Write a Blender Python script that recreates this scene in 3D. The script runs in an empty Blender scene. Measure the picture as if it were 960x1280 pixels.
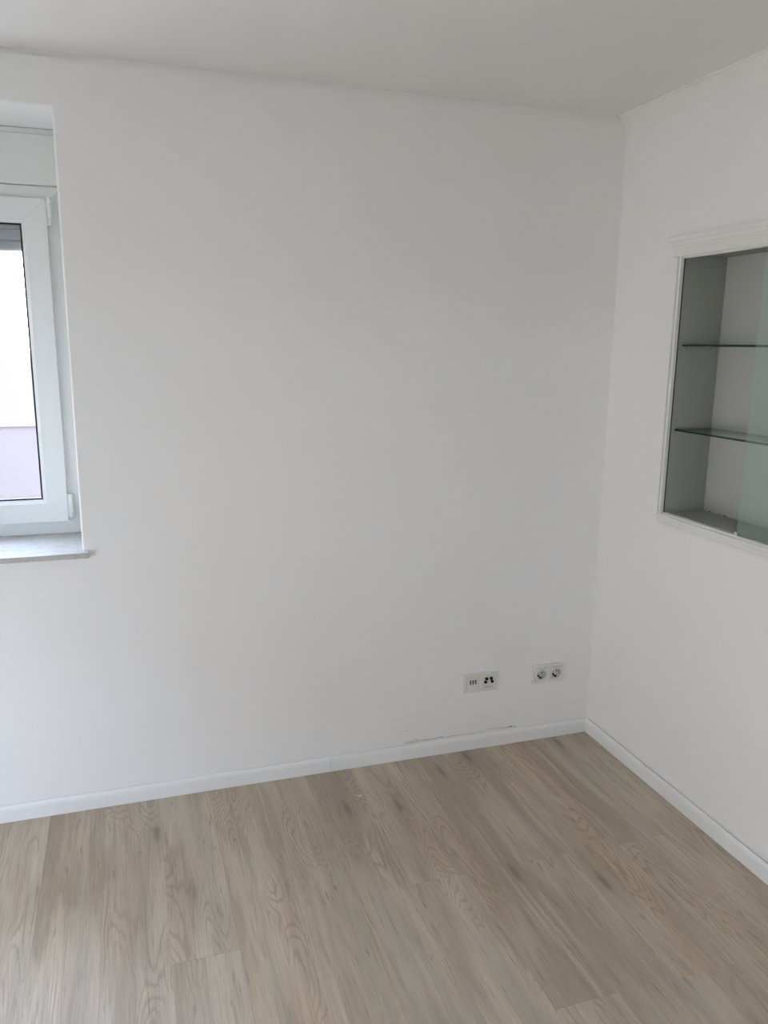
import bpy, bmesh, math, random
from mathutils import Vector, Matrix

scene = bpy.context.scene
COL = scene.collection
PI = math.pi

# ------------------------------------------------------------------ camera
FPX = 992.32
CAM = Vector((-1.8194, -2.7308, 1.6180))
YAW, PITCH, ROLL = math.radians(18.076), math.radians(11.931), math.radians(0.613)
fwd = Vector((math.sin(YAW) * math.cos(PITCH), math.cos(YAW) * math.cos(PITCH), -math.sin(PITCH)))
r0 = Vector((math.cos(YAW), -math.sin(YAW), 0))
u0 = r0.cross(fwd)
rgt = r0 * math.cos(ROLL) + u0 * math.sin(ROLL)
upv = -r0 * math.sin(ROLL) + u0 * math.cos(ROLL)
cd = bpy.data.cameras.new('camera')
cd.sensor_fit = 'HORIZONTAL'
cd.sensor_width = 36.0
cd.lens = 36.0 * FPX / 960.0
cd.clip_start = 0.02
cam = bpy.data.objects.new('camera', cd)
COL.objects.link(cam)
bk = -fwd
cam.matrix_world = Matrix(((rgt.x, upv.x, bk.x, CAM.x), (rgt.y, upv.y, bk.y, CAM.y), (rgt.z, upv.z, bk.z, CAM.z), (0, 0, 0, 1)))
scene.camera = cam

# ------------------------------------------------------------------ sky and exposure
world = bpy.data.worlds.new('overcast_sky')
scene.world = world
world.use_nodes = True
bg = world.node_tree.nodes['Background']
bg.inputs['Color'].default_value = (0.645, 0.765, 1.0, 1)
bg.inputs['Strength'].default_value = 5.0
vs = scene.view_settings
vs.view_transform = 'Standard'
vs.look = 'None'
vs.gamma = 1.0
vs.use_curve_mapping = False
vs.exposure = 1.95
cy = scene.cycles
cy.max_bounces = 14
cy.diffuse_bounces = 10
cy.glossy_bounces = 4
cy.transmission_bounces = 6
cy.transparent_max_bounces = 16
cy.caustics_reflective = False
cy.caustics_refractive = False

# room: corner of the two walls at the origin, back wall y = 0, right wall x = 0
XL, YF, H = -3.62, -4.40, 2.446
WIN = (-3.240, -1.978, 0.917, 2.297)       # x0, x1, z0, z1 in the back wall
DOORL = (-3.00, -0.90, 0.03, 2.15)         # y0, y1, z0, z1 balcony door in the left wall
FILL_WIN = (-1.55, -0.25, 0.90, 2.10)            # x0, x1, z0, z1 unseen window added behind the camera for front fill light
NICHE = (-1.622, -0.380, 1.022, 1.934)     # y0, y1, z0, z1 recess in the right wall


def portal(name, loc, rot, sx, sz):
    ld = bpy.data.lights.new(name, 'AREA')
    ld.shape = 'RECTANGLE'
    ld.size, ld.size_y = sx, sz
    ld.cycles.is_portal = True
    o = bpy.data.objects.new(name, ld)
    o.location = loc
    o.rotation_euler = rot
    COL.objects.link(o)


# sky portals: sampling guides in the window openings, they give off no light themselves
portal('sky_portal', ((WIN[0] + WIN[1]) / 2, 0.39, 1.52), (-PI / 2, 0, 0), WIN[1] - WIN[0], 1.2)
portal('sky_portal', (XL - 0.29, (DOORL[0] + DOORL[1]) / 2, 1.09), (0, -PI / 2, 0), 2.12, 2.0)
portal('sky_portal', ((FILL_WIN[0] + FILL_WIN[1]) / 2, YF - 0.29, 1.5), (PI / 2, 0, 0), 1.4, 1.2)

# ------------------------------------------------------------------ mesh helpers


class MB:
    def __init__(s):
        s.v, s.f, s.m = [], [], []

    def face(s, pts, mi=0):
        n = len(s.v)
        s.v += [tuple(p) for p in pts]
        s.f.append(tuple(range(n, n + len(pts))))
        s.m.append(mi)

    def box(s, x0, x1, y0, y1, z0, z1, mi=0):
        n = len(s.v)
        s.v += [(x0, y0, z0), (x1, y0, z0), (x1, y1, z0), (x0, y1, z0), (x0, y0, z1), (x1, y0, z1), (x1, y1, z1), (x0, y1, z1)]
        for q in ((0, 3, 2, 1), (4, 5, 6, 7), (0, 1, 5, 4), (1, 2, 6, 5), (2, 3, 7, 6), (3, 0, 4, 7)):
            s.f.append(tuple(n + i for i in q))
            s.m.append(mi)

    def prism(s, prof, a, b, fn, mi=0, amit=None, bmit=None):
        """sweep a closed 2D profile from a to b; fn(p, q, t) gives the 3D point; mitre functions shift the ends by (p, q)"""
        n = len(s.v)
        k = len(prof)
        for p, q in prof:
            s.v.append(tuple(fn(p, q, a + (amit(p, q) if amit else 0))))
        for p, q in prof:
            s.v.append(tuple(fn(p, q, b + (bmit(p, q) if bmit else 0))))
        for i in range(k):
            j = (i + 1) % k
            s.f.append((n + i, n + j, n + k + j, n + k + i))
            s.m.append(mi)
        s.f.append(tuple(n + i for i in range(k - 1, -1, -1)))
        s.m.append(mi)
        s.f.append(tuple(n + k + i for i in range(k)))
        s.m.append(mi)

    def cyl(s, c, axis, r, h, seg=16, mi=0, cap=True, r2=None):
        """cylinder from c along axis ('x','y','z') by h"""
        r2 = r if r2 is None else r2
        n = len(s.v)
        for t, rr in ((0, r), (h, r2)):
            for i in range(seg):
                a = 2 * PI * i / seg
                p, q = rr * math.cos(a), rr * math.sin(a)
                d = {'x': (t, p, q), 'y': (p, t, q), 'z': (p, q, t)}[axis]
                s.v.append((c[0] + d[0], c[1] + d[1], c[2] + d[2]))
        for i in range(seg):
            j = (i + 1) % seg
            s.f.append((n + i, n + j, n + seg + j, n + seg + i))
            s.m.append(mi)
        if cap:
            s.f.append(tuple(n + i for i in range(seg - 1, -1, -1)))
            s.m.append(mi)
            s.f.append(tuple(n + seg + i for i in range(seg)))
            s.m.append(mi)

    def mesh(s, name, mats, bevel=0.0, seg=2, smooth=False, weld=True):
        me = bpy.data.meshes.new(name)
        me.from_pydata(s.v, [], s.f)
        for i, p in enumerate(me.polygons):
            p.material_index = s.m[i]
        bm = bmesh.new()
        bm.from_mesh(me)
        if weld:
            bmesh.ops.remove_doubles(bm, verts=bm.verts, dist=1e-6)
        bmesh.ops.recalc_face_normals(bm, faces=bm.faces)
        if bevel > 0:
            es = [e for e in bm.edges if len(e.link_faces) == 2 and e.calc_face_angle(0) > 0.6]
            bmesh.ops.bevel(bm, geom=es, offset=bevel, segments=seg, affect='EDGES', profile=0.5, clamp_overlap=True)
        bm.to_mesh(me)
        bm.free()
        for m in (mats if isinstance(mats, (list, tuple)) else [mats]):
            me.materials.append(m)
        if smooth:
            for p in me.polygons:
                p.use_smooth = True
        return me

    def build(s, name, mats, parent=None, loc=(0, 0, 0), **kw):
        return link(name, s.mesh(name, mats, **kw), parent, loc)


def link(name, me, parent=None, loc=(0, 0, 0)):
    o = bpy.data.objects.new(name, me)
    COL.objects.link(o)
    o.location = loc
    if parent is not None:
        o.parent = parent
    return o


def empty(name, loc=(0, 0, 0)):
    o = bpy.data.objects.new(name, None)
    o.empty_display_size = 0.05
    COL.objects.link(o)
    o.location = loc
    return o


def tag(o, label=None, cat=None, group=None, kind=None):
    if label:
        o['label'] = label
    if cat:
        o['category'] = cat
    if group:
        o['group'] = group
    if kind:
        o['kind'] = kind
    return o


# ------------------------------------------------------------------ materials
def new_mat(name):
    m = bpy.data.materials.new(name)
    m.use_nodes = True
    nt = m.node_tree
    return m, nt, nt.nodes, nt.links, nt.nodes['Principled BSDF']


def math_node(nt, op, a, b=None, c=None):
    n = nt.nodes.new('ShaderNodeMath')
    n.operation = op
    for i, x in enumerate((a, b, c)):
        if x is None:
            continue
        if isinstance(x, (int, float)):
            n.inputs[i].default_value = x
        else:
            nt.links.new(x, n.inputs[i])
    return n.outputs[0]


def mixc(nt, fac, a, b, mode='MIX'):
    n = nt.nodes.new('ShaderNodeMix')
    n.data_type = 'RGBA'
    n.blend_type = mode
    n.clamp_result = False
    for i, x in ((0, fac), (6, a), (7, b)):
        if isinstance(x, (int, float)):
            n.inputs[i].default_value = x
        elif isinstance(x, tuple):
            n.inputs[i].default_value = (*x, 1)
        else:
            nt.links.new(x, n.inputs[i])
    return n.outputs[2]


def maprange(nt, v, a, b, c=0.0, d=1.0):
    n = nt.nodes.new('ShaderNodeMapRange')
    n.interpolation_type = 'SMOOTHSTEP'
    nt.links.new(v, n.inputs[0])
    for i, x in zip((1, 2, 3, 4), (a, b, c, d)):
        n.inputs[i].default_value = x
    return n.outputs[0]


def noise(nt, vec, scale, detail=2.0, rough=0.5, dist=0.0, w=None):
    mp = nt.nodes.new('ShaderNodeMapping')
    mp.inputs['Scale'].default_value = scale
    nt.links.new(vec, mp.inputs['Vector'])
    n = nt.nodes.new('ShaderNodeTexNoise')
    n.noise_dimensions = '4D' if w is not None else '3D'
    n.inputs['Scale'].default_value = 1.0
    n.inputs['Detail'].default_value = detail
    n.inputs['Roughness'].default_value = rough
    n.inputs['Distortion'].default_value = dist
    nt.links.new(mp.outputs[0], n.inputs['Vector'])
    if w is not None:
        nt.links.new(w, n.inputs['W'])
    return n.outputs['Fac']


def objvec(nt):
    return nt.nodes.new('ShaderNodeTexCoord').outputs['Object']


def paint(name, col, rough=0.85, bump=0.0, scale=140.0, spec=0.3, blotch=0.0):
    m, nt, N, L, bs = new_mat(name)
    bs.inputs['Roughness'].default_value = rough
    bs.inputs['Specular IOR Level'].default_value = spec
    vec = objvec(nt)
    if blotch:
        n = noise(nt, vec, (1.3, 1.3, 1.3), 3)
        L.new(mixc(nt, n, tuple(c * (1 - blotch) for c in col), tuple(c * (1 + blotch) for c in col)), bs.inputs['Base Color'])
    else:
        bs.inputs['Base Color'].default_value = (*col, 1)
    if bump:
        n = noise(nt, vec, (scale, scale, scale), 3, 0.6)
        b = N.new('ShaderNodeBump')
        b.inputs['Strength'].default_value = bump
        b.inputs['Distance'].default_value = 0.002
        L.new(n, b.inputs['Height'])
        L.new(b.outputs[0], bs.inputs['Normal'])
    return m


def glass(name, tint, gloss=1.0):
    """a flat pane: tinted see-through plus mirror reflection rising towards grazing angles"""
    m, nt, N, L, bs = new_mat(name)
    N.remove(bs)
    out = [n for n in N if n.type == 'OUTPUT_MATERIAL'][0]
    tr = N.new('ShaderNodeBsdfTransparent')
    tr.inputs[0].default_value = (*tint, 1)
    gl = N.new('ShaderNodeBsdfGlossy')
    gl.inputs['Roughness'].default_value = 0.02
    gl.inputs['Color'].default_value = (0.97, 1.0, 0.98, 1)
    lw = N.new('ShaderNodeLayerWeight')
    lw.inputs['Blend'].default_value = 0.5
    p5 = math_node(nt, 'POWER', lw.outputs['Facing'], 5.0)
    fac = math_node(nt, 'MULTIPLY_ADD', p5, 0.94 * gloss, 0.042 * gloss)
    mx = N.new('ShaderNodeMixShader')
    L.new(fac, mx.inputs[0])
    L.new(tr.outputs[0], mx.inputs[1])
    L.new(gl.outputs[0], mx.inputs[2])
    L.new(mx.outputs[0], out.inputs['Surface'])
    return m


def oak():
    m, nt, N, L, bs = new_mat('limed_oak_laminate')
    vec = objvec(nt)
    rnd = N.new('ShaderNodeObjectInfo').outputs['Random']
    w = math_node(nt, 'MULTIPLY', rnd, 61.0)
    w2, w3, w4 = (math_node(nt, 'ADD', w, k) for k in (7.3, 19.0, 31.0))
    tone = noise(nt, vec, (7.0, 1.2, 1), 2.5, 0.55, 0.9, w)
    tone2 = noise(nt, vec, (22.0, 1.5, 1), 2.5, 0.58, 0.9, w2)
    hue_n = noise(nt, vec, (10.0, 0.9, 1), 2.0, 0.5, 0.5, w3)
    flow = noise(nt, vec, (6.5, 1.15, 1), 1.6, 0.45, 0.6, w2)
    fine = noise(nt, vec, (330, 7.0, 1), 3.0, 0.65, 0.0, w)
    mid = noise(nt, vec, (95, 5.0, 1), 3.5, 0.65, 0.8, w3)
    dash = noise(nt, vec, (60, 6.5, 1), 2.0, 0.6, 0.9, w4)
    patch = noise(nt, vec, (7.0, 2.0, 1), 1.0, 0.5, 0.0, w3)
    c = mixc(nt, maprange(nt, tone, 0.34, 0.68), (0.330, 0.262, 0.193), (0.468, 0.398, 0.312))
    c = mixc(nt, maprange(nt, hue_n, 0.52, 0.68, 0, 0.50), c, (0.400, 0.300, 0.215))          # warm tan streaks
    c = mixc(nt, maprange(nt, hue_n, 0.47, 0.32, 0, 0.50), c, (0.355, 0.325, 0.258))          # grey-green streaks
    c = mixc(nt, maprange(nt, tone2, 0.52, 0.70, 0, 0.62), c, (0.535, 0.455, 0.345))          # pale streaks
    c = mixc(nt, maprange(nt, tone2, 0.46, 0.30, 0, 0.50), c, (0.270, 0.225, 0.170))          # dark streaks
    # growth rings: contour lines of a stretched noise, only in patches
    ring = math_node(nt, 'SINE', math_node(nt, 'MULTIPLY', math_node(nt, 'ADD', flow, math_node(nt, 'MULTIPLY', mid, 0.030)), 215.0))
    ringm = math_node(nt, 'MULTIPLY', maprange(nt, ring, 0.2, 1.0), maprange(nt, patch, 0.47, 0.62, 0.0, 0.56))
    c = mixc(nt, ringm, c, (0.250, 0.182, 0.122))
    c = mixc(nt, maprange(nt, mid, 0.52, 0.70, 0, 0.44), c, (0.235, 0.180, 0.128))
    c = mixc(nt, maprange(nt, mid, 0.45, 0.30, 0, 0.30), c, (0.560, 0.485, 0.385))
    c = mixc(nt, maprange(nt, fine, 0.50, 0.72, 0, 0.46), c, (0.21, 0.160, 0.112))
    c = mixc(nt, maprange(nt, dash, 0.62, 0.74, 0, 0.62), c, (0.19, 0.145, 0.105))
    # knots
    mp = N.new('ShaderNodeMapping')
    mp.inputs['Scale'].default_value = (8.0, 1.9, 1)
    add = N.new('ShaderNodeVectorMath')
    add.operation = 'ADD'
    cmb = N.new('ShaderNodeCombineXYZ')
    L.new(w, cmb.inputs[0])
    L.new(math_node(nt, 'MULTIPLY', mid, 0.10), cmb.inputs[1])
    L.new(vec, mp.inputs[0])
    L.new(mp.outputs[0], add.inputs[0])
    L.new(cmb.outputs[0], add.inputs[1])
    vo = N.new('ShaderNodeTexVoronoi')
    vo.voronoi_dimensions = '2D'
    vo.inputs['Scale'].default_value = 1.0
    L.new(add.outputs[0], vo.inputs['Vector'])
    sep = N.new('ShaderNodeSeparateColor')
    L.new(vo.outputs['Color'], sep.inputs[0])
    few = maprange(nt, sep.outputs[0], 0.76, 0.80)
    core = maprange(nt, vo.outputs['Distance'], 0.14, 0.02, 0, 0.62)
    halo = maprange(nt, vo.outputs['Distance'], 0.46, 0.05, 0, 0.42)
    c = mixc(nt, math_node(nt, 'MULTIPLY', halo, few), c, (0.25, 0.20, 0.15))
    c = mixc(nt, math_node(nt, 'MULTIPLY', core, few), c, (0.12, 0.095, 0.07))
    # every board a little different
    hue = N.new('ShaderNodeHueSaturation')
    L.new(c, hue.inputs['Color'])
    hue.inputs['Saturation'].default_value = 1.0
    L.new(maprange(nt, rnd, 0, 1, 1.02, 1.10), hue.inputs['Value'])
    r2 = math_node(nt, 'FRACT', math_node(nt, 'MULTIPLY', rnd, 17.77))
    L.new(maprange(nt, r2, 0, 1, 1.0, 1.15), hue.inputs['Saturation'])
    L.new(hue.outputs[0], bs.inputs['Base Color'])
    bs.inputs['Roughness'].default_value = 0.48
    bs.inputs['Specular IOR Level'].default_value = 0.9
    bs.inputs['Coat Weight'].default_value = 0.5
    bs.inputs['Coat Roughness'].default_value = 0.38
    b = N.new('ShaderNodeBump')
    b.inputs['Strength'].default_value = 0.12
    b.inputs['Distance'].default_value = 0.001
    L.new(math_node(nt, 'ADD', fine, mid), b.inputs['Height'])
    L.new(b.outputs[0], bs.inputs['Normal'])
    return m


def marble():
    m, nt, N, L, bs = new_mat('white_marble')
    vec = objvec(nt)
    a = noise(nt, vec, (9, 16, 9), 5, 0.62, 1.4)
    vein = math_node(nt, 'ABSOLUTE', math_node(nt, 'SUBTRACT', a, 0.5))
    c = mixc(nt, maprange(nt, vein, 0.05, 0.0, 0, 0.30), (0.52, 0.515, 0.50), (0.33, 0.32, 0.305))
    b = noise(nt, vec, (40, 40, 40), 4, 0.7)
    c = mixc(nt, maprange(nt, b, 0.60, 0.78, 0, 0.6), c, (0.16, 0.13, 0.11))
    L.new(c, bs.inputs['Base Color'])
    bs.inputs['Roughness'].default_value = 0.22
    return m


M = {}
M['wall'] = paint('white_wall_paint', (0.835, 0.834, 0.822), 0.9, 0.20, 160, 0.25, 0.006)
M['ceiling'] = paint('white_ceiling_paint', (0.81, 0.80, 0.78), 0.95, 0.15, 120, 0.2, 0.006)
M['trim'] = paint('white_trim_lacquer', (0.80, 0.81, 0.80), 0.42, 0, spec=0.45)
M['cove'] = paint('white_cove_paint', (0.82, 0.815, 0.805), 0.9, 0.12, 150, 0.25)
M['pvc'] = paint('white_window_plastic', (0.77, 0.79, 0.775), 0.32, 0, spec=0.5)
M['boxpvc'] = paint('off_white_shutter_box_plastic', (0.75, 0.775, 0.745), 0.38, 0, spec=0.45)
M['cabinet_frame'] = paint('cream_white_frame_lacquer', (0.77, 0.77, 0.74), 0.45, 0.05, 90, 0.4)
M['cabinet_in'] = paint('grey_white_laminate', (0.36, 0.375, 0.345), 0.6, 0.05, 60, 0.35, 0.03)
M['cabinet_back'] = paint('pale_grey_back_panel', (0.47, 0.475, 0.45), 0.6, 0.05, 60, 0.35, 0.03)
M['socket'] = paint('cream_white_socket_plastic', (0.74, 0.735, 0.69), 0.3, 0, spec=0.5)
M['well'] = paint('grey_white_socket_well', (0.66, 0.66, 0.62), 0.35, 0, spec=0.5)
M['black'] = paint('black_rubber', (0.012, 0.012, 0.014), 0.5, 0)
M['darkgrey'] = paint('dark_grey_plastic', (0.07, 0.07, 0.07), 0.45, 0)
M['metal'] = paint('nickel_metal', (0.55, 0.55, 0.53), 0.3, 0)
M['metal'].node_tree.nodes['Principled BSDF'].inputs['Metallic'].default_value = 1.0
M['slat'] = paint('grey_shutter_slat', (0.42, 0.43, 0.46), 0.5, 0)
M['joint'] = paint('grey_joint', (0.40, 0.38, 0.34), 0.9, 0.2, 300)
M['subfloor'] = paint('dark_underlay', (0.10, 0.08, 0.06), 0.9, 0)
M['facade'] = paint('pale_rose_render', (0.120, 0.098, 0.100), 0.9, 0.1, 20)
M['facade2'] = paint('cream_render', (0.74, 0.59, 0.42), 0.9, 0.1, 20)
M['ground'] = paint('pale_paving', (0.29, 0.25, 0.205), 0.9, 0.1, 20)
M['facadeband'] = paint('white_render_band', (0.75, 0.72, 0.76), 0.9, 0.1, 20)
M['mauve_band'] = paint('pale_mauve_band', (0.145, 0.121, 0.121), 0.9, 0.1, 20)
M['dark_window'] = paint('facade_window_glass', (0.30, 0.31, 0.36), 0.1, 0)
M['glass'] = glass('clear_window_glass', (0.985, 0.99, 0.985))
M['door_glass'] = glass('green_tinted_cabinet_glass', (0.89, 0.96, 0.935), 2.4)
M['shelf_glass'] = glass('pale_green_shelf_glass', (0.90, 0.965, 0.935), 1.0)
M['glass_edge'] = paint('dark_green_glass_edge', (0.010, 0.035, 0.026), 0.15, 0)
M['oak'] = oak()
M['marble'] = marble()
M['chip'] = paint('paper_white_fleck', (0.8, 0.79, 0.76), 0.8, 0)


# ------------------------------------------------------------------ room shell
def wall_mesh(fn, u0, u1, v0, v1, t, holes):
    """wall slab with holes; fn(u, v, d) -> 3D, d = depth into the wall; hole = (u0, u1, v0, v1, rounding, keep_bottom_sharp, depth)"""
    mb = MB()
    ex = [(a - r, b + r, c - (0 if kb else r), d + r) for a, b, c, d, r, kb, dp in holes]
    us = sorted({u0, u1, *[x for h in ex for x in h[:2]]})
    vsn = sorted({v0, v1, *[x for h in ex for x in h[2:]]})
    for i in range(len(us) - 1):
        for j in range(len(vsn) - 1):
            cu, cv = (us[i] + us[i + 1]) / 2, (vsn[j] + vsn[j + 1]) / 2
            inh = [k for k, h in enumerate(ex) if h[0] < cu < h[1] and h[2] < cv < h[3]]
            q = [(us[i], vsn[j]), (us[i + 1], vsn[j]), (us[i + 1], vsn[j + 1]), (us[i], vsn[j + 1])]
            if not inh:
                mb.face([fn(a, b, 0) for a, b in q])
            if not inh or holes[inh[0]][6] < t:
                mb.face([fn(a, b, t) for a, b in reversed(q)])
    for h, e in zip(holes, ex):
        r, kb, dp = h[4], h[5], h[6]
        rings = []
        S = 5
        for s in range(S + 1 if r > 0 else 1):
            a = PI / 2 * s / S
            g = r * (1 - math.sin(a))
            d = r * (1 - math.cos(a))
            rings.append((h[0] - g, h[1] + g, h[2] - (0 if kb else g), h[3] + g, d))
        rings.append((h[0], h[1], h[2], h[3], min(dp, t)))
        if dp >= t and r > 0:
            rings.append((*e, t))
        for a, b in zip(rings, rings[1:]):
            pa = [(a[0], a[2]), (a[1], a[2]), (a[1], a[3]), (a[0], a[3])]
            pb = [(b[0], b[2]), (b[1], b[2]), (b[1], b[3]), (b[0], b[3])]
            for k in range(4):
                l = (k + 1) % 4
                mb.face([fn(*pa[k], a[4]), fn(*pa[l], a[4]), fn(*pb[l], b[4]), fn(*pb[k], b[4])])
        if dp < t:
            mb.face([fn(h[0], h[2], dp), fn(h[1], h[2], dp), fn(h[1], h[3], dp), fn(h[0], h[3], dp)])
    for (a, b) in (((u0, v0), (u1, v0)), ((u1, v0), (u1, v1)), ((u1, v1), (u0, v1)), ((u0, v1), (u0, v0))):
        mb.face([fn(*a, 0), fn(*b, 0), fn(*b, t), fn(*a, t)])
    return mb


T = 0.42
SOCK = ((-0.589, 0.247), (-0.279, 0.248))        # left lower corners of the two socket frames
holes = [(*WIN, 0.0075, True, T)] + [(x + 0.013, x + 0.138, z + 0.015, z + 0.066, 0.0, False, 0.04) for x, z in SOCK]
wall_back = wall_mesh(lambda u, v, d: (u, d, v), XL - 0.3, 0.30, -0.05, H - 0.014, T, holes).build('wall_back', M['wall'])
tag(wall_back, 'white painted back wall with the window and the two sockets', 'wall', kind='structure')
mb = MB()
mb.box(XL - 0.3, 0.30, 0.007, T, H - 0.014, H + 0.1)
mb.build('wall_head', M['wall'], wall_back)
wall_right = wall_mesh(lambda u, v, d: (d, u, v), YF - 0.3, 0.0, -0.05, H + 0.1, 0.30, [(*NICHE, 0.0, False, 0.215)]).build('wall_right', M['wall'])
tag(wall_right, 'white painted right wall holding the recessed glass cabinet', 'wall', kind='structure')
wall_left = wall_mesh(lambda u, v, d: (XL - d, u, v), YF - 0.3, 0.0, -0.05, H + 0.1, 0.30, [(*DOORL, 0.008, False, 0.30)]).build('wall_left', M['wall'])
tag(wall_left, 'white painted left wall with a balcony door outside the picture', 'wall', kind='structure')
wall_front = wall_mesh(lambda u, v, d: (u, YF - d, v), XL, 0.0, -0.05, H + 0.1, 0.30, [(*FILL_WIN, 0.008, False, 0.30)]).build('wall_front', M['wall'])
tag(wall_front, 'white painted wall behind the viewpoint', 'wall', kind='structure')
mb = MB()
mb.box(XL - 0.3, 0.3, YF - 0.3, T, H, H + 0.2)
ceiling = tag(mb.build('ceiling', M['ceiling']), 'flat white painted ceiling above the room', 'ceiling', kind='structure')
mb = MB()
mb.box(XL - 0.3, 0.3, YF - 0.3, T, -0.20, -0.0085)
floor = tag(mb.build('floor', M['subfloor']), 'limed oak plank floor laid towards the back wall', 'floor', kind='structure')

# --- floor boards, 18 cm wide, laid along y
PW, PL, PT = 0.18, 1.30, 0.0085


def plank_mesh(w, l):
    g, c = 0.00008, 0.0003
    a, b = w / 2 - g, l / 2 - g
    m_ = MB()
    lo = [(-a, -b, -PT), (a, -b, -PT), (a, b, -PT), (-a, b, -PT)]
    md = [(-a, -b, -c), (a, -b, -c), (a, b, -c), (-a, b, -c)]
    hi = [(-a + c, -b + c, 0), (a - c, -b + c, 0), (a - c, b - c, 0), (-a + c, b - c, 0)]
    for A, B in ((lo, md), (md, hi)):
        for i in range(4):
            j = (i + 1) % 4
            m_.face([A[i], A[j], B[j], B[i]])
    m_.face(hi)
    return m_.mesh('plank', M['oak'])


plank_cache = {}
# one known board end per row (row 0 is the strip against the right wall); other ends every PL
ENDS = {0: -1.27, 1: -0.738, 2: -1.279, 3: -0.728, 4: -1.270, 5: -0.724, 6: -1.28, 7: -1.22, 8: -1.26, 9: -0.836, 10: -1.12, 11: -1.05, 12: -1.24}
rngf = random.Random(5)
row = 0
xe = -0.0
edges = [0.0] + [-0.16 - PW * k for k in range(0, 40)]
for row in range(len(edges) - 1):
    x1, x0 = edges[row], max(edges[row + 1], XL)
    if x1 <= XL + 0.001:
        break
    e = ENDS.get(row, -rngf.random() * PL)
    cuts = [0.0]
    y = e
    while y < 0 - 0.05:
        y += PL
    y -= PL
    while y > YF + 0.01:
        if y < -0.05:
            cuts.append(y)
        y -= PL
    cuts.append(YF)
    for ya, yb in zip(cuts, cuts[1:]):
        key = (round(x1 - x0, 4), round(ya - yb, 4))
        if key not in plank_cache:
            plank_cache[key] = plank_mesh(*key)
        link('plank', plank_cache[key], floor, ((x0 + x1) / 2, (ya + yb) / 2, 0))

# --- skirting boards: rounded top, a hairline gap to the wall
BH, BT = 0.0600, 0.016


def skirt_profile():
    p = [(0.0055, 0.0006), (BT, 0.0006), (BT, 0.040)]
    for i in range(1, 8):
        a = PI / 2 * i / 7
        p.append((0.0065 + (BT - 0.0065) * math.cos(a), 0.040 + (BH - 0.040) * math.sin(a)))
    p.append((0.0055, BH - 0.001))
    return p


sp = skirt_profile()
bb = empty('baseboard_back')
tag(bb, 'white skirting board along the foot of the back wall', 'skirting board', kind='structure')
mb = MB()
mb.prism(sp, -1.1392, 0.0, lambda p, q, t: (t, -p, q), bmit=lambda p, q: -p)
mb.build('skirting_length', M['trim'], bb)
mb = MB()
mb.prism(sp, XL, -1.1400, lambda p, q, t: (t, -p, q), amit=lambda p, q: p)
mb.build('skirting_length', M['trim'], bb)
mb = MB()
mb.prism(sp, YF, 0.0, lambda p, q, t: (-p, t, q), amit=lambda p, q: p, bmit=lambda p, q: -p)
tag(mb.build('baseboard_right', M['trim']), 'white skirting board along the foot of the right wall', 'skirting board', kind='structure')
mb = MB()
mb.prism(sp, DOORL[1] + 0.05, 0.0, lambda p, q, t: (XL + p, t, q), bmit=lambda p, q: -p)
tag(mb.build('baseboard_left', M['trim']), 'white skirting board beside the balcony door', 'skirting board', kind='structure')

# --- ceiling coves
CH, CD = 0.072, 0.042          # height on the wall, depth on the ceiling


def cove_profile():
    p = [(0.0, 0.0), (0.0, -CH)]
    for i in range(1, 8):
        a = PI / 2 * i / 7
        k = CD * (1 - math.cos(a)), -CH + CH * math.sin(a)
        s = i / 7.0
        st = (s * CD, -CH + s * CH)
        p.append((0.45 * k[0] + 0.55 * st[0], min(-0.004, 0.45 * k[1] + 0.55 * st[1])))
    p += [(CD + 0.001, 0.0)]
    return p


cp = [(p, H + q) for p, q in cove_profile()]
for nm, a, b, fn, lab in (
        ('trim_1', YF, 0.0, lambda p, q, t: (-p, t, q), 'sloped white cove between ceiling and right wall'),
        ('trim_2', YF, 0.0, lambda p, q, t: (XL + p, t, q), 'sloped white cove between ceiling and left wall')):
    mb = MB()
    mb.prism(cp, a, b, fn)
    tag(mb.build(nm, M['ceiling']), lab, 'cove', kind='structure')

# --- cracked filler above the skirting board, scuff on the wall
rngc = random.Random(3)


def crack(x0, x1, z0, z1, wmax, n, mat, name):
    m_ = MB()
    pts = []
    for i in range(n + 1):
        s = i / n
        x = x0 + (x1 - x0) * s
        z = z0 + (z1 - z0) * s + rngc.uniform(-0.0012, 0.0012)
        wd = wmax * (0.25 + 0.75 * rngc.random()) * (0.2 if i in (0, n) else 1)
        pts.append((x, z, wd))
    for a, b in zip(pts, pts[1:]):
        lo = [(a[0], -0.0012, a[1]), (b[0], -0.0012, b[1])]
        hi = [(a[0], -0.0012, a[1] + a[2]), (b[0], -0.0012, b[1] + b[2])]
        m_.face([lo[0], lo[1], hi[1], hi[0]])
        m_.face([hi[0], hi[1], (b[0], 0.0003, b[1] + b[2]), (a[0], 0.0003, a[1] + a[2])])
        m_.face([lo[1], lo[0], (a[0], 0.0003, a[1]), (b[0], 0.0003, b[1])])
    return m_.build(name, mat, wall_back)


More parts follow.
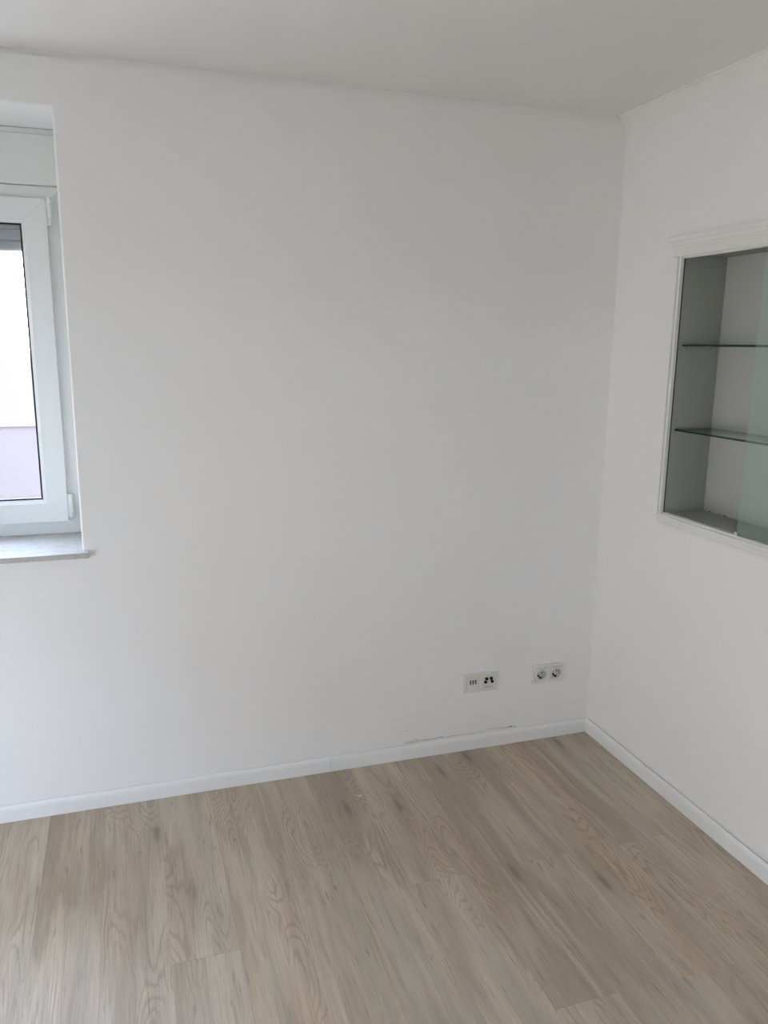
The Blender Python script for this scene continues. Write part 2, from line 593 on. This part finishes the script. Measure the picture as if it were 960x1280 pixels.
crack(-0.836, -0.660, 0.0640, 0.0655, 0.0035, 16, M['joint'], 'filler_crack')
crack(-0.830, -0.770, 0.0690, 0.0740, 0.0016, 8, M['joint'], 'filler_crack')
crack(-0.480, -0.385, 0.0715, 0.0680, 0.0016, 10, M['joint'], 'filler_crack')
crack(-0.388, -0.335, 0.0655, 0.0655, 0.0060, 8, M['joint'], 'filler_crack')
crack(-0.826, -0.820, 0.113, 0.115, 0.004, 3, M['joint'], 'scuff_mark')
crack(-0.660, -0.480, 0.0650, 0.0640, 0.0016, 12, M['joint'], 'filler_crack')
mb = MB()
for i, (dx, dy, a, s) in enumerate(((0, 0, 0.3, 0.007), (0.009, 0.004, 1.1, 0.004), (-0.007, 0.005, 2.0, 0.004))):
    ca, sa = math.cos(a) * s, math.sin(a) * s
    pts = [(-1.077 + dx + ca, -0.21 + dy + sa, 0.0013), (-1.077 + dx - sa * .5, -0.21 + dy + ca * .5, 0.0022), (-1.077 + dx - ca, -0.21 + dy - sa, 0.0012), (-1.077 + dx + sa * .5, -0.21 + dy - ca * .5, 0.0004)]
    mb.face(pts)
    mb.face([(p[0], p[1], 0.0002) for p in reversed(pts)])
tag(mb.build('paint_fleck', M['chip']), 'tiny white flake of paint lying on the floor near the skirting joint', 'paint flake')

# ------------------------------------------------------------------ window in the back wall
win = empty('window_1', ((WIN[0] + WIN[1]) / 2, 0.28, 0.936))
tag(win, 'white plastic casement window in a deep reveal at the left edge', 'window', kind='structure')
WO = Vector(win.location)


def wb(m_, name, mats, parent, **kw):
    """build with world coordinates under a parent chain whose origin is the window's"""
    off = WO
    m_.v = [(x - off.x, y - off.y, z - off.z) for x, y, z in m_.v]
    return m_.build(name, mats, parent, **kw)


def ring_members(m_, x0, x1, z0, z1, w, y0, y1, slope=0.0, gap=0.0, mi=0):
    """four mitred members of a rectangular frame; slope pushes the inner front edge back"""
    o = [(x0, z0), (x1, z0), (x1, z1), (x0, z1)]
    i = [(x0 + w, z0 + w), (x1 - w, z0 + w), (x1 - w, z1 - w), (x0 + w, z1 - w)]
    for k in range(4):
        l = (k + 1) % 4
        ox, oz = o[l][0] - o[k][0], o[l][1] - o[k][1]
        ln = math.hypot(ox, oz)
        dx, dz = ox / ln * gap, oz / ln * gap
        A, B = (o[k][0] + dx, o[k][1] + dz), (o[l][0] - dx, o[l][1] - dz)
        C, D = (i[l][0] - dx, i[l][1] - dz), (i[k][0] + dx, i[k][1] + dz)
        fr = [(A[0], y0, A[1]), (B[0], y0, B[1]), (C[0], y0 + slope, C[1]), (D[0], y0 + slope, D[1])]
        bk_ = [(p[0], y1, p[2]) for p in fr]
        n = len(m_.v)
        m_.v += fr + bk_
        for q in ((0, 1, 2, 3), (7, 6, 5, 4), (0, 4, 5, 1), (1, 5, 6, 2), (2, 6, 7, 3), (3, 7, 4, 0)):
            m_.f.append(tuple(n + t for t in q))
            m_.m.append(mi)


FX0, FX1 = WIN[0] + 0.003, WIN[1] - 0.003
mb = MB()
ring_members(mb, FX0, FX1, 0.9365, 2.119, 0.078, 0.2875, 0.355, gap=0.0)
wb(mb, 'window_frame', M['pvc'], win, bevel=0.0012, weld=False)
mb = MB()
SX0, SX1, SZ0, SZ1 = -3.185, -2.033, 0.985, 2.078
ring_members(mb, SX0, SX1, SZ0, SZ1, 0.068, 0.265, 0.2815, gap=0.00003)
ring_members(mb, SX0 + 0.018, SX1 - 0.018, SZ0 + 0.018, SZ1 - 0.018, 0.050, 0.2815, 0.335)
ring_members(mb, SX0 + 0.0682, SX1 - 0.0682, SZ0 + 0.0682, SZ1 - 0.0682, 0.012, 0.2675, 0.292, slope=0.012, gap=0.00003)
sash = wb(mb, 'sash', M['pvc'], win, bevel=0.0005, seg=1, weld=False)
mb = MB()
ring_members(mb, SX0 + 0.079, SX1 - 0.079, SZ0 + 0.079, SZ1 - 0.079, 0.0065, 0.281, 0.290, gap=0.0)
wb(mb, 'gasket', M['black'], sash)
mb = MB()
mb.box(SX0 + 0.075, SX1 - 0.075, 0.2915, 0.2955, SZ0 + 0.075, SZ1 - 0.075)
mb.box(SX0 + 0.075, SX1 - 0.075, 0.3115, 0.3155, SZ0 + 0.075, SZ1 - 0.075)
wb(mb, 'glass_pane', M['glass'], sash)
mb = MB()
ring_members(mb, SX0 + 0.070, SX1 - 0.070, SZ0 + 0.070, SZ1 - 0.070, 0.012, 0.2957, 0.3113, gap=0.0)
wb(mb, 'spacer_bar', M['darkgrey'], sash)
for zt, h in ((2.081, 0.088), (1.083, 0.084)):      # barrel hinges on the right edge of the sash
    mb = MB()
    x, y = -2.0215, 0.2655
    segs = [(0.0, 0.020), (0.0225, 0.042), (0.0670, h - 0.0670)] if zt > 2 else [(0.0, 0.068), (0.0705, h - 0.0705)]
    for a, ln in segs:
        mb.cyl((x, y, zt - a - ln), 'z', 0.0075, ln, 14)
    mb.cyl((x, y, zt - h + 0.001), 'z', 0.0045, h - 0.002, 10)
    mb.box(x - 0.014, x - 0.004, y + 0.003, 0.2785, zt - h, zt)
    mb.box(x - 0.002, x + 0.012, y + 0.009, 0.2865, zt - h + 0.004, zt - 0.004)
    wb(mb, 'hinge', M['pvc'], sash, bevel=0.0008)
mb = MB()                                             # handle on the far side of the sash
mb.box(-3.168, -3.134, 0.255, 0.2655, 1.46, 1.60)
mb.cyl((-3.151, 0.225, 1.555), 'y', 0.011, 0.031, 14)
mb.box(-3.164, -3.138, 0.205, 0.226, 1.42, 1.57)
wb(mb, 'window_handle', M['pvc'], sash, bevel=0.003)
mb = MB()
mb.box(FX0, FX1, 0.276, 0.40, 2.1205, 2.277)
mb.box(FX0, FX1, 0.283, 0.40, 2.279, 2.2952)
wb(mb, 'shutter_box', M['boxpvc'], win, bevel=0.0015)['label'] = 'off-white roller shutter box above the sash'
# roller shutter, let down a little outside the glass
sh = MB()
for x0, x1 in ((FX0, FX0 + 0.045), (FX1 - 0.045, FX1)):
    sh.box(x0, x1, 0.365, 0.40, 0.94, 2.119)
shut = wb(sh, 'roller_shutter', M['slat'], win, bevel=0.001)
z = 1.918
while z < 2.12:
    mb = MB()
    z1 = min(z + 0.0365, 2.119)
    mb.prism([(0.378, z), (0.374, z + 0.006), (0.374, z1 - 0.006), (0.378, z1), (0.386, z1), (0.390, (z + z1) / 2), (0.386, z)], FX0 + 0.03, FX1 - 0.03, lambda p, q, t: (t, p, q))
    wb(mb, 'slat', M['slat'], shut)
    z += 0.037
# marble sill: tongue inside the reveal, nosing with ears in front of the wall
mb = MB()
x0, x1 = WIN[0] + 0.0015, WIN[1] - 0.0015
out = [(x0 - 0.020, -0.026), (x1 + 0.0215, -0.026), (x1 + 0.0215, -0.0008), (x1, -0.0008), (x1, 0.36), (x0, 0.36), (x0, -0.0008), (x0 - 0.020, -0.0008)]
mb.prism(out, 0.9175, 0.936, lambda p, q, t: (p, q, t))
wb(mb, 'window_sill', M['marble'], win, bevel=0.0022)['label'] = 'white veined marble sill, its edge worn'


# ------------------------------------------------------------------ openings outside the picture
def simple_window(name, label, cat, fn, u0, u1, v0, v1, shutter_to):
    """fn(u, v, d): d = depth from the inner wall face outwards"""
    root = empty(name, fn((u0 + u1) / 2, v0, 0.15))
    tag(root, label, cat, kind='structure')
    off = Vector(root.location)

    def bd(m_, nm, mats, par, **kw):
        m_.v = [tuple(Vector(fn(*p)) - off) for p in m_.v]
        return m_.build(nm, mats, par, **kw)
    mid = (u0 + u1) / 2
    fr = MB()
    for a, b in ((u0, u0 + 0.06), (u1 - 0.06, u1)):
        fr.box(a, b, v0, v1, 0.13, 0.20)
    fr.box(u0 + 0.06, u1 - 0.06, v0, v0 + 0.06, 0.13, 0.20)
    fr.box(u0 + 0.06, u1 - 0.06, v1 - 0.06, v1, 0.13, 0.20)
    bd(fr, 'window_frame', M['pvc'], root)
    for a, b in ((u0 + 0.061, mid - 0.002), (mid + 0.002, u1 - 0.061)):
        s_ = MB()
        for c, d in ((a, a + 0.07), (b - 0.07, b)):
            s_.box(c, d, v0 + 0.061, v1 - 0.061, 0.12, 0.19)
        s_.box(a + 0.07, b - 0.07, v0 + 0.061, v0 + 0.131, 0.12, 0.19)
        s_.box(a + 0.07, b - 0.07, v1 - 0.131, v1 - 0.061, 0.12, 0.19)
        so = bd(s_, 'sash', M['pvc'], root)
        g_ = MB()
        g_.box(a + 0.07, b - 0.07, v0 + 0.131, v1 - 0.131, 0.152, 0.157)
        bd(g_, 'glass_pane', M['glass'], so)
    if shutter_to < v1 - 0.01:
        s_ = MB()
        n = int((v1 - shutter_to) / 0.05)
        s_.box(u0, u1, v1 - 0.02, v1, 0.24, 0.28)
        ro = bd(s_, 'roller_shutter', M['slat'], root)
        for k in range(n):
            q_ = MB()
            q_.box(u0 + 0.004, u1 - 0.004, shutter_to + k * 0.05, shutter_to + k * 0.05 + 0.0495, 0.25, 0.262)
            bd(q_, 'slat', M['slat'], ro)
    return root


simple_window('window_2', 'white balcony door in the left wall with its shutter half down', 'balcony door',
              lambda u, v, d: (XL - d, u, v), DOORL[0], DOORL[1], DOORL[2], DOORL[3], 1.53)
simple_window('fill_window', 'added white two-part fill window behind the viewpoint with its shutter nearly closed', 'window',
              lambda u, v, d: (u, YF - d, v), FILL_WIN[0], FILL_WIN[1], FILL_WIN[2], FILL_WIN[3], 1.30)


# ------------------------------------------------------------------ recessed cabinet with glass shelves and sliding doors
cab = empty('display_cabinet', (0.0, -1.0, 1.0))
tag(cab, 'white framed wall cabinet recessed in the right wall with sliding glass doors', 'cabinet')
CO = Vector(cab.location)


def cb(m_, name, mats, parent, loc=None, **kw):
    m_.v = [(x - CO.x, y - CO.y, z - CO.z) for x, y, z in m_.v]
    return m_.build(name, mats, parent, **kw)


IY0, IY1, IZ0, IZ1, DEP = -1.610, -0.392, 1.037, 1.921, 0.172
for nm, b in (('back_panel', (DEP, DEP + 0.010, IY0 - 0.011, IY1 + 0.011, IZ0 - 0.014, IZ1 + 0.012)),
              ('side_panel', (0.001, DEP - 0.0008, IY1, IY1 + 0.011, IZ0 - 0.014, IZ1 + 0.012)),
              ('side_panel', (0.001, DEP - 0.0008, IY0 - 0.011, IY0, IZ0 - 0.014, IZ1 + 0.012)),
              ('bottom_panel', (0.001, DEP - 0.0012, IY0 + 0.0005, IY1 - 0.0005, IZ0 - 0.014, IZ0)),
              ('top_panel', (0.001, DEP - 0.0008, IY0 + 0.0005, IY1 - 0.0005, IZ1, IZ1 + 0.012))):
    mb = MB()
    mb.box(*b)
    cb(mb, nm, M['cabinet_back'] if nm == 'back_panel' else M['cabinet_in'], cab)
# frame: moulded stiles, bottom rail and a stepped cornice; profile (distance from the opening, projection)
stile = [(0.0, 0.0), (0.0, 0.0150), (0.0015, 0.0165), (0.0110, 0.0165), (0.0125, 0.0140), (0.0125, 0.0080), (0.0170, 0.0080), (0.0170, 0.0150), (0.0180, 0.0165), (0.0210, 0.0165), (0.0230, 0.0140), (0.0230, 0.0)]
for nm, fn in (('stile', lambda p, q, t: (-q, IY1 + p, t)), ('stile', lambda p, q, t: (-q, IY0 - p, t))):
    mb = MB()
    mb.prism(stile, IZ0 - 0.004, IZ1 - 0.004, fn)
    st_ = cb(mb, nm, M['cabinet_frame'], cab)
    mb = MB()                                        # grey strip along the groove of the moulding
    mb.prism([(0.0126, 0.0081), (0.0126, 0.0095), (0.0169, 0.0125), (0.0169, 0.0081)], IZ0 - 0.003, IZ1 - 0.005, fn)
    cb(mb, 'groove_strip', M['joint'], st_)
rail = [(0.0, 0.0), (0.0, 0.014), (0.004, 0.018), (0.012, 0.018), (0.016, 0.013), (0.020, 0.012), (0.026, 0.012), (0.030, 0.007), (0.041, 0.006), (0.043, 0.0)]
mb = MB()
mb.prism(rail, IY0 - 0.025, IY1 + 0.025, lambda p, q, t: (-q, t, IZ0 - 0.004 - p))
cb(mb, 'bottom_rail', M['cabinet_frame'], cab)
corn = [(0.0, 0.0), (0.0, 0.012), (0.003, 0.015), (0.028, 0.015), (0.030, 0.019), (0.036, 0.021), (0.040, 0.019), (0.044, 0.022), (0.052, 0.027), (0.056, 0.026), (0.060, 0.029), (0.068, 0.035), (0.074, 0.035), (0.074, 0.0)]
mb = MB()
mit = lambda p, q: max(0.0, q - 0.012) * 0.8
mb.prism(corn, IY0 - 0.043, IY1 + 0.043, lambda p, q, t: (-q * 0.62 - 0.006, t, IZ1 - 0.004 + p * 0.92), amit=lambda p, q: -mit(p, q), bmit=lambda p, q: mit(p, q))
cb(mb, 'cornice', M['cabinet_frame'], cab)
# sliding track in front of the bottom panel, top guide
for z0, z1, zb in ((IZ0 - 0.0035, IZ0 + 0.003, IZ0 - 0.0030), (IZ1 - 0.010, IZ1 - 0.0045, IZ1 - 0.0055)):
    mb = MB()
    p = [(-0.0105, zb), (-0.0105, z1 if z0 < 1.5 else z0), (-0.0075, z1 if z0 < 1.5 else z0), (-0.0075, zb), (-0.0005, zb), (-0.0005, z1 if z0 < 1.5 else z0), (0.0012, z1 if z0 < 1.5 else z0),
         (0.0012, zb), (0.0075, zb), (0.0075, z1 if z0 < 1.5 else z0), (0.0095, z1 if z0 < 1.5 else z0), (0.0095, z0 if z0 < 1.5 else z1), (-0.0105, z0 if z0 < 1.5 else z1)]
    mb.prism(p, IY0 + 0.001, IY1 - 0.001, lambda p, q, t: (p, t, q))
    cb(mb, 'door_track', M['cabinet_frame'], cab)
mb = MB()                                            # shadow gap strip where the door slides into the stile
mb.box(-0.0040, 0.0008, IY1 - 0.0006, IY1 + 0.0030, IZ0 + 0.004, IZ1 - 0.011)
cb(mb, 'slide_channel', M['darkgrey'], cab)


def pane(m_, b):
    """box whose two large faces use slot 0 and whose edges use slot 1"""
    m_.box(*b)
    d = [(b[1] - b[0]), (b[3] - b[2]), (b[5] - b[4])]
    k = d.index(min(d))
    faces_axis = (2, 2, 1, 0, 1, 0)      # axis of each box face in MB.box order
    for i in range(6):
        m_.m[-6 + i] = 0 if faces_axis[i] == k else 1


for zs, xf in ((1.628, 0.014), (1.338, 0.014)):
    mb = MB()
    pane(mb, (xf, DEP - 0.002, IY0 + 0.002, IY1 - 0.003, zs - 0.0068, zs))
    s_ = cb(mb, 'glass_shelf', [M['shelf_glass'], M['glass_edge']], cab)
    for yy, sg in ((IY1, -1), (IY0, 1)):
        for xx in (0.035, 0.135):
            mb = MB()
            mb.cyl((xx, yy, zs - 0.0106), 'y', 0.0035, sg * 0.011, 10)
            cb(mb, 'shelf_peg', M['metal'], s_)
for x0, ya, yb in ((-0.0068, -1.395, -0.757), (0.0022, -1.606, -0.990)):
    mb = MB()
    pane(mb, (x0, x0 + 0.0045, ya, yb, IZ0 + 0.0035, IZ1 - 0.0055))
    d_ = cb(mb, 'sliding_door', [M['door_glass'], M['glass_edge'] if x0 > 0 else M['shelf_glass']], cab)
    d_['label'] = 'green tinted sliding glass door'
    mb = MB()
    mb.box(x0 - 0.0012, x0 + 0.0057, yb - 0.006, yb + 0.006, IZ0 + 0.0032, IZ0 + 0.013)
    cb(mb, 'door_stop', M['cabinet_frame'], d_)
for yy, ln in ((-0.420, 0.010), (-0.494, 0.014), (-0.470, 0.006)):   # chips in the back edge
    mb = MB()
    mb.prism([(yy, IZ0 + 0.0002), (yy - ln, IZ0 + 0.0002), (yy - ln * 0.7, IZ0 + 0.004), (yy - ln * 0.25, IZ0 + 0.0032)], DEP - 0.0009, DEP - 0.0001, lambda p, q, t: (t, p, q))
    cb(mb, 'edge_chip', M['black'], cab)


# ------------------------------------------------------------------ sockets
def frame_plate(root):
    m_ = MB()
    w, h, t = 0.151, 0.081, 0.0095
    wins = ((0.013, 0.0685), (0.0825, 0.138))
    us = [0, 0.013, 0.0685, 0.0825, 0.138, w]
    vv = [0, 0.013, 0.068, h]
    b = 0.003
    fx = lambda u: b if u == 0 else (w - b if u == w else u)
    fz = lambda v: b if v == 0 else (h - b if v == h else v)
    hole_c = {(1, 1), (3, 1)}
    for i in range(5):
        for j in range(3):
            if (i, j) in hole_c:
                a0, a1, c0, c1 = us[i], us[i + 1], vv[j], vv[j + 1]
                q = [(a0, c0), (a1, c0), (a1, c1), (a0, c1)]
                for k in range(4):
                    l = (k + 1) % 4
                    m_.face([(q[k][0], -t, q[k][1]), (q[l][0], -t, q[l][1]), (q[l][0], -0.0005, q[l][1]), (q[k][0], -0.0005, q[k][1])])
            else:
                m_.face([(fx(us[i]), -t, fz(vv[j])), (fx(us[i + 1]), -t, fz(vv[j])), (fx(us[i + 1]), -t, fz(vv[j + 1])), (fx(us[i]), -t, fz(vv[j + 1]))])
    o = [(0, 0), (w, 0), (w, h), (0, h)]
    i_ = [(b, b), (w - b, b), (w - b, h - b), (b, h - b)]
    for k in range(4):
        l = (k + 1) % 4
        m_.face([(o[k][0], -t + b, o[k][1]), (o[l][0], -t + b, o[l][1]), (i_[l][0], -t, i_[l][1]), (i_[k][0], -t, i_[k][1])])
        m_.face([(o[k][0], -0.0003, o[k][1]), (o[l][0], -0.0003, o[l][1]), (o[l][0], -t + b, o[l][1]), (o[k][0], -t + b, o[k][1])])
    return m_.build('frame_plate', M['socket'], root)


def insert_plate(cx, cz, hole_r=None):
    """raised 55 mm centre plate, with a round hole when hole_r is given"""
    m_ = MB()
    hw = 0.0261
    y0 = -0.0115
    if hole_r is None:
        m_.box(cx - hw, cx + hw, y0, -0.001, cz - hw, cz + hw)
        return m_
    n = 40
    sq, ci = [], []
    for i in range(n):
        a = 2 * PI * (i + 0.5) / n
        c, s = math.cos(a), math.sin(a)
        k = hw / max(abs(c), abs(s))
        sq.append((cx + c * k, cz + s * k))
        ci.append((cx + c * hole_r, cz + s * hole_r))
    for i in range(n):
        j = (i + 1) % n
        # keep the plate's corners square
        a, b = sq[i], sq[j]
        if abs(a[0] - b[0]) > 1e-9 and abs(a[1] - b[1]) > 1e-9:
            cr = (cx + math.copysign(hw, a[0] - cx), cz + math.copysign(hw, a[1] - cz))
            m_.face([(a[0], y0, a[1]), (cr[0], y0, cr[1]), (b[0], y0, b[1]), (ci[j][0], y0, ci[j][1]), (ci[i][0], y0, ci[i][1])])
            m_.face([(a[0], y0, a[1]), (cr[0], y0, cr[1]), (cr[0], -0.001, cr[1]), (a[0], -0.001, a[1])])
            m_.face([(cr[0], y0, cr[1]), (b[0], y0, b[1]), (b[0], -0.001, b[1]), (cr[0], -0.001, cr[1])])
        else:
            m_.face([(a[0], y0, a[1]), (b[0], y0, b[1]), (ci[j][0], y0, ci[j][1]), (ci[i][0], y0, ci[i][1])])
            m_.face([(a[0], y0, a[1]), (b[0], y0, b[1]), (b[0], -0.001, b[1]), (a[0], -0.001, a[1])])
    return m_


def socket_root(name, pos, label, cat):
    o = empty(name, (pos[0], 0, pos[1]))
    return tag(o, label, cat)


ps = socket_root('double_power_socket', SOCK[1], 'white double power socket on the back wall nearest the corner', 'power socket')
frame_plate(ps)
R0, DW = 0.0205, 0.0165
for cx in (0.04075, 0.11025):
    cz = 0.0405
    ins = insert_plate(cx, cz, R0).build('socket_insert', M['socket'], ps)
    mb = MB()
    mb.cyl((cx, -0.0113, cz), 'y', R0, DW, 40, cap=False, r2=R0 - 0.0008)
    n = 40
    mb.face([(cx + (R0 - 0.0008) * math.cos(2 * PI * i / n), -0.0113 + DW, cz + (R0 - 0.0008) * math.sin(2 * PI * i / n)) for i in range(n)])
    wl = mb.build('socket_well', M['well'], ins)
    for s in (-1, 1):
        mb = MB()
        mb.cyl((cx + s * 0.0095, -0.0113 + DW - 0.0008, cz), 'y', 0.0030, 0.0006, 14)
        mb.build('pin_hole', M['black'], ins)
    for s in (-1, 1):
        mb = MB()                                     # earth clip at the top and bottom of the well
        mb.box(cx - 0.004, cx + 0.004, -0.0113 + 0.003, -0.0113 + DW - 0.001, cz + s * (R0 - 0.0025) - 0.0012, cz + s * (R0 - 0.0025) + 0.0012)
        mb.build('earth_clip', M['metal'] if s > 0 else M['black'], ins)
    mb = MB()  # black disc at the lower left of the well
    a = math.radians(232)
    px, pz = cx + math.cos(a) * (R0 - 0.006), cz + math.sin(a) * (R0 - 0.006)
    mb.cyl((px, -0.0113 + DW - 0.004, pz), 'y', 0.0048, 0.0034, 12)
    mb.build('well_disc', M['black'], ins)

ds = socket_root('antenna_and_phone_socket', SOCK[0], 'white double wall plate with three phone slots and four black aerial ports', 'data socket')
frame_plate(ds)
cx, cz = 0.04075, 0.0405
pi_ = insert_plate(cx, cz).build('phone_insert', M['socket'], ds, bevel=0.0008)
mb = MB()
mb.box(cx - 0.019, cx + 0.019, -0.0128, -0.0114, cz - 0.022, cz + 0.020)
mb.build('phone_cover', M['socket'], pi_, bevel=0.0006)
for k in (-1, 0, 1):
    mb = MB()
    x = cx + k * 0.0112
    mb.prism([(x - 0.0034, cz + 0.0150), (x + 0.0034, cz + 0.0150), (x + 0.0026, cz - 0.0035), (x - 0.0026, cz - 0.0035)], -0.0133, -0.0120, lambda p, q, t: (p, t, q))
    mb.build('phone_slot', M['darkgrey'], pi_)
mb = MB()
mb.cyl((cx, -0.0133, cz - 0.0075), 'y', 0.0016, 0.0012, 10)
mb.build('cover_screw', M['darkgrey'], pi_)
cx = 0.11025
ai = insert_plate(cx, cz).build('aerial_insert', M['socket'], ds, bevel=0.0008)
mb = MB()
mb.box(cx - 0.020, cx + 0.020, -0.0122, -0.0114, cz - 0.0225, cz - 0.0215)
mb.build('insert_line', M['darkgrey'], ai)
for dx, dz in ((-0.0100, 0.0140), (0.0100, 0.0140), (-0.0145, 0.0005), (0.0145, 0.0005)):
    mb = MB()
    mb.cyl((cx + dx, -0.0165, cz + dz), 'y', 0.0062, 0.0052, 18)
    mb.cyl((cx + dx, -0.0180, cz + dz), 'y', 0.0022, 0.0016, 10)
    mb.build('aerial_port', M['black'], ai)
mb = MB()                                             # small triangular mark between the ports
mb.prism([(cx - 0.0028, cz + 0.0025), (cx + 0.0028, cz + 0.0025), (cx, cz - 0.0025)], -0.0119, -0.0114, lambda p, q, t: (p, t, q))
mb.build('triangle_mark', M['well'], ai)


# ------------------------------------------------------------------ outside the windows
mb = MB()
mb.box(-40, 30, -40, 40, -3.4, -3.2)
tag(mb.build('ground', M['ground']), 'pale paved ground outside the house', 'ground', kind='structure')


def building(name, label, fn, u0, u1, top, wallm, bandm, depth=8.0, windows=True):
    root = empty(name, fn((u0 + u1) / 2, 0, -3.2))
    tag(root, label, 'building')
    off = Vector(root.location)

    def bd(m_, nm, mats, par):
        m_.v = [tuple(Vector(fn(*p)) - off) for p in m_.v]
        return m_.build(nm, mats, par)
    m_ = MB()
    m_.box(u0, u1, 0, depth, -3.2, top)
    bd(m_, 'wall', wallm, root)
    for z0, z1 in (((-0.6, -0.25), (2.2, 2.55)) if windows else ((-0.2, top - 0.0005),)):
        m_ = MB()
        m_.box(u0, u1, -0.04, -0.001, z0, z1)
        bd(m_, 'facade_band', bandm, root)
    m_ = MB()
    m_.box(u0 - 0.2, u1 + 0.2, -0.04, depth + 0.2, top, top + 0.25)
    bd(m_, 'roof_slab', bandm, root)
    u = u0 + 1.2
    while windows and u < u1 - 1.5:
        z = 0.3
        while z < top - 1.6:
            m_ = MB()
            m_.box(u, u + 1.1, -0.03, -0.001, z, z + 1.3)
            w_ = bd(m_, 'window', bandm, root)
            m_ = MB()
            m_.box(u + 0.08, u + 1.02, -0.045, -0.031, z + 0.08, z + 1.22)
            bd(m_, 'pane', M['dark_window'], w_)
            z += 2.8
        u += 2.9
    return root


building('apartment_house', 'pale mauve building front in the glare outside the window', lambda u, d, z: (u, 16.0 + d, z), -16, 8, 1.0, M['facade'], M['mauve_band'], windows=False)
building('apartment_house', 'cream apartment house across from the balcony door', lambda u, d, z: (XL - 9.0 - d, u, z), -14, 9, 5.2, M['facade2'], M['facadeband'])
